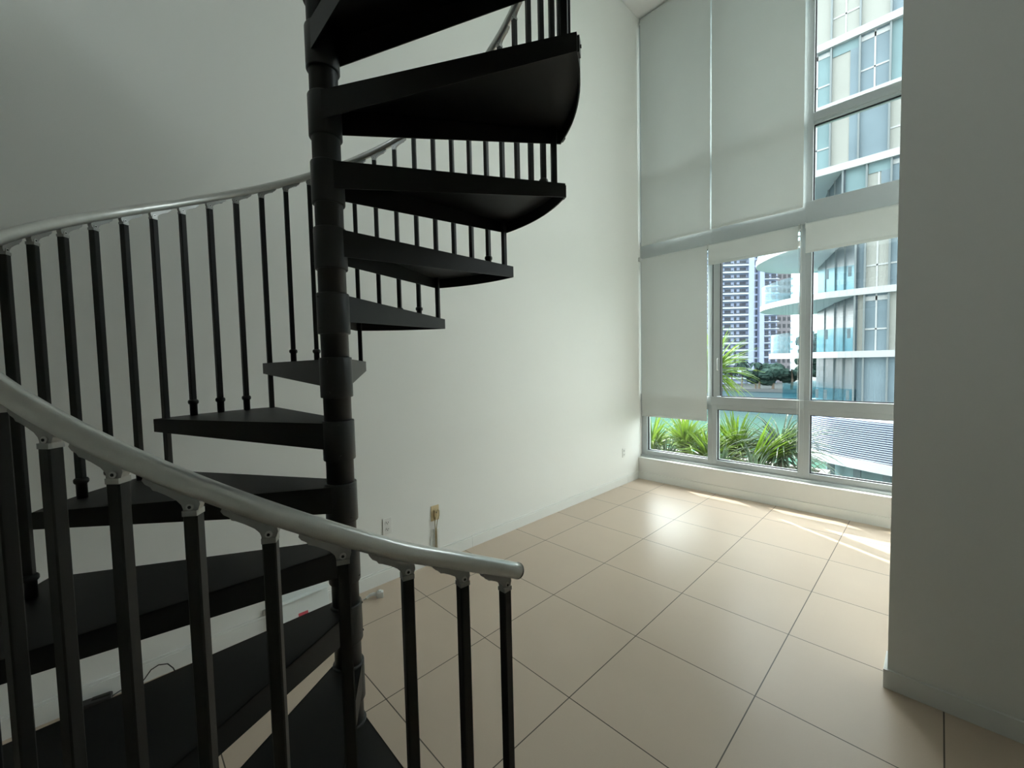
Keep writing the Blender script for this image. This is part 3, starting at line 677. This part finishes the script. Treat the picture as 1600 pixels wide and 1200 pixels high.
b = MB(); tbox(b, 23.4, 25.7, 0, 1.6, ZB, ZB + NF * FH + 2); tbox(b, 28.0, 29.9, 0, 1.6, ZB, ZB + NF * FH + 2); b.build('pilaster', E_pale, tw, fix=True)
for f in range(NF):
    z = ZB + 2 + f * FH
    b = MB(); tbox(b, 0, 23.4, 0, 1.5, z, z + 0.35); tbox(b, 29.9, 36.1, 0, 1.5, z, z + 0.35); tbox(b, 0, 23.4, 1.4, 1.5, z + 0.35, z + 0.75); b.build('balcony', E_pale2, tw, fix=True)
    b = MB()
    for s0, s1 in ((1, 3.4), (5.2, 6.4), (8, 11), (14.0, 16.6), (18.0, 19.0), (20.3, 22.9), (31.0, 32.6), (33.6, 35.6)): tbox(b, s0, s1, 0.0, 0.1, z + 0.5, z + 2.5)
    tbox(b, 25.9, 26.7, 0.0, 0.15, z + 0.3, z + 2.6); tbox(b, 27.0, 27.8, 0.0, 0.15, z + 0.3, z + 2.6)
    b.build('window_row', E_dark, tw, fix=True)
    b = MB()
    for s0, s1 in ((0.5, 4.5), (5.5, 9), (10, 13.5), (14.2, 17.0), (18.0, 20), (20.6, 23.3), (30.2, 32.4), (33.0, 35.8)): tbox(b, s0, s1, 1.5, 1.55, z + 0.75, z + 1.2)
    b.build('balcony_rail', E_dark, tw, fix=True)
tb = empty('brown_tower', (-42, 210, -10)); tag(tb, 'darker brown grey high-rise just right of the pale tower', 'building')
b = MB(); tbox(b, 36.2, 42.3, -16, -0.6, ZB, ZB + 66); b.build('tower_wall', E_brown, tb, fix=True)
for f in range(21):
    z = ZB + 2 + f * FH
    b = MB()
    for s0 in (37.0, 39.0, 41.0): tbox(b, s0, s0 + 1.1, -0.6, -0.5, z + 0.6, z + 2.2)
    b.build('window_row', E_brownd, tb, fix=True)
    b = MB(); tbox(b, 42.3, 43.4, -4, -0.8, z, z + 0.9); b.build('balcony', E_pale2, tb, fix=True)

# sea wall
b = MB(); b.box(-120, 20, 157.6, 158.2, -10.6, -9.0); tag(b.build('sea_wall', E_seawall), 'low grey sea wall along the far shore', 'wall')

# shore trees ---------------------------------------------------------
import bmesh
def blob_tree(cx, cy, zg, h, r, label, squash=0.75, n=9):
    root = empty('shore_tree', (cx, cy, zg)); tag(root, label, 'tree', 'dark trees on the far shore')
    me = bpy.data.meshes.new('foliage'); bm = bmesh.new()
    for k in range(n):
        c = Vector((cx + random.uniform(-r, r) * 0.75, cy + random.uniform(-r, r) * 0.5, zg + h * 0.55 + random.uniform(-0.25, 0.35) * h)); rr = r * random.uniform(0.38, 0.6)
        res = bmesh.ops.create_icosphere(bm, subdivisions=3, radius=rr)
        for v in res['verts']:
            v.co *= random.uniform(0.82, 1.15); v.co.z *= squash; v.co += c
    bm.to_mesh(me); bm.free(); me.materials.append(E_tree)
    o = bpy.data.objects.new('foliage', me); COL.objects.link(o); o.parent = root; o.matrix_parent_inverse = parent_inv(root)
    b = MB(); b.tube([(cx, cy, zg), (cx + 0.2, cy, zg + h * 0.3), (cx, cy, zg + h * 0.6)], [0.45, 0.35, 0.2], 8); b.build('trunk', E_trunk, root)
blob_tree(-40.5, 160, -9.4, 7.0, 4.2, 'low round dark tree on the far shore at the foot of the pale tower')
blob_tree(-36.5, 161, -9.4, 9.0, 4.6, 'broad dark tree on the far shore in front of the brown tower')
blob_tree(-31.5, 163, -9.4, 11.5, 5.2, 'tall dark tree on the far shore beside the lowest round balcony')
blob_tree(-25.3, 168, -9.4, 21.0, 5.2, 'tallest dark tree on the far shore seen between balcony and window post', n=16)
def frond_palm(cx, cy, zg, h, r, label):
    root = empty('shore_palm', (cx, cy, zg)); tag(root, label, 'palm tree', 'palms on the far shore')
    b = MB()
    for k in range(22):
        a = 2 * pi * k / 22 + random.uniform(-.1, .1); up = random.uniform(0.1, 0.9); L = r * random.uniform(0.8, 1.1)
        P = [Vector((cx, cy, zg + h))]
        for t in (0.35, 0.7, 1.0): P.append(Vector((cx + cos(a) * L * t, cy + sin(a) * L * t, zg + h + L * (up * t - 1.1 * t * t))))
        for q in range(3):
            s = Vector((-sin(a), cos(a), 0)) * (0.45 if q < 2 else 0.2); s0 = Vector((-sin(a), cos(a), 0)) * (0.15 if q == 0 else 0.45)
            b.hexa([P[q] - s0, P[q + 1] - s, P[q + 1] + s, P[q] + s0, P[q] - s0 + Vector((0, 0, .06)), P[q + 1] - s + Vector((0, 0, .06)), P[q + 1] + s + Vector((0, 0, .06)), P[q] + s0 + Vector((0, 0, .06))])
    b.build('fronds', E_tree, root)
    b = MB(); b.tube([(cx, cy, zg), (cx + 0.2, cy, zg + h / 2), (cx, cy, zg + h)], [0.3, 0.22, 0.2], 8); b.build('trunk', E_trunk, root)
frond_palm(-45.6, 159, -9.4, 9.5, 2.6, 'dark palm on the far shore left of the tower stair column')
frond_palm(-41.5, 160, -9.4, 9.0, 2.4, 'dark palm on the far shore right of the tower stair column')
frond_palm(-49.0, 159, -9.4, 6.5, 2.6, 'shorter dark palm on the far shore half hidden by the near leaves')

# planter and spiky plants outside the window ---------------------------
b = MB(); b.box(-3.5, 1.75, 4.62, 7.0, -0.60, -0.30); pl = tag(b.build('planter', E_soil), 'soil filled planter bed just outside the window', 'planter')
b = MB(); b.box(-3.5, 1.85, 7.0, 7.12, -0.9, -0.20); b.box(1.75, 1.85, 4.62, 7.0, -0.9, -0.20); b.box(-3.5, 1.85, 4.50, 4.62, -0.9, -0.2); b.box(-3.5, 1.85, 4.5, 7.12, -0.9, -0.6); b.build('planter_curb', E_conc, pl)
def spiky(cx, cy, zb, zt, L, n, label, mat_, tilt=(0, 0), w=0.017, droop=1.0, cat='plant', grp='spiky plants outside the window', amin=0.15, amax=1.25, side=None):
    root = empty('spiky_palm', (cx, cy, zb)); tag(root, label, cat, grp)
    st = MB(); st.tube([(cx - tilt[0] * 0.3, cy - tilt[1] * 0.3, zb), (cx, cy, zt)], [0.035, 0.028], 8); st.build('stem', E_trunk, root)
    b = MB(); org = Vector((cx, cy, zt))
    for k in range(n):
        a = random.uniform(0, 2 * pi) if side is None else random.uniform(*side); el = random.uniform(amin, amax); l = L * random.uniform(0.65, 1.1)
        d0 = Vector((cos(a) * sin(el) + tilt[0], sin(a) * sin(el) + tilt[1], cos(el))).normalized()
        sd = d0.cross(Vector((0, 0, 1)))
        if sd.length < 1e-3: sd = Vector((1, 0, 0))
        sd.normalize(); N = 7; rows = []; p = org + Vector((0, 0, random.uniform(-0.10, 0.03))); dv = d0.copy()
        for q in range(N + 1):
            t = q / N; ww = w * (0.55 + 1.2 * t * (1 - t) * 2) * (1 - t ** 3) + 0.0008
            nrm = sd.cross(dv).normalized()
            rows.append((p - sd * ww, p + nrm * (-ww * 0.45), p + sd * ww)); p = p + dv * (l / N); dv = (dv + Vector((0, 0, -0.16 * droop * (0.5 + t)))).normalized()
        base = len(b.v)
        for r in rows:
            for v in r: b.v.append(tuple(v))
        for q in range(N):
            i0 = base + q * 3
            b.face((i0, i0 + 1, i0 + 4, i0 + 3)); b.face((i0 + 1, i0 + 2, i0 + 5, i0 + 4))
    b.build('leaves', mat_, root)
SP = [
 (-0.05, 5.05, -0.3, 0.22, 0.62, 130, 'spiky green plant at the far left behind the corner pane', E_leafA),
 (0.30, 5.45, -0.3, 0.24, 0.66, 150, 'spiky green plant filling the middle of the corner pane', E_leafA),
 (0.72, 5.25, -0.3, 0.14, 0.62, 140, 'spiky green plant touching the window post below the long blind', E_leafA),
 (0.25, 4.90, -0.3, -0.04, 0.50, 110, 'low grey green plant at the foot of the corner pane', E_leafB),
 (0.92, 5.75, -0.3, 0.16, 0.76, 190, 'arching green plant behind the left part of the middle lower pane', E_leafA),
 (0.98, 4.95, -0.3, -0.02, 0.52, 120, 'low grey green plant at the foot of the middle lower pane', E_leafB),
]
for q in SP: spiky(*q)
spiky(1.30, 5.15, -0.3, 0.16, 0.72, 60, 'bright green leaf tuft sweeping to the right in the middle lower pane', E_leafA, tilt=(0.75, 0.1), amin=0.0, amax=0.6, droop=0.45)
spiky(1.55, 5.55, -0.3, 0.30, 0.80, 260, 'dark drooping palm head right of the bright tuft', E_leafB, amin=0.4, amax=1.7, droop=1.5, w=0.011)
spiky(1.42, 4.92, -0.3, -0.06, 0.62, 130, 'dark grey green plant low in the right corner of the middle lower pane', E_leafB, droop=1.3, w=0.011)
spiky(1.66, 5.00, -0.3, -0.12, 0.85, 34, 'thin pale leaves reaching into the pane beside the end wall', E_leafB, tilt=(0.9, 0), droop=0.8, w=0.009)
spiky(0.36, 6.35, -0.3, 1.36, 0.86, 170, 'taller bright palm standing behind the sliding window sash', E_leafA, amin=0.3, amax=2.2, droop=0.9, w=0.016)
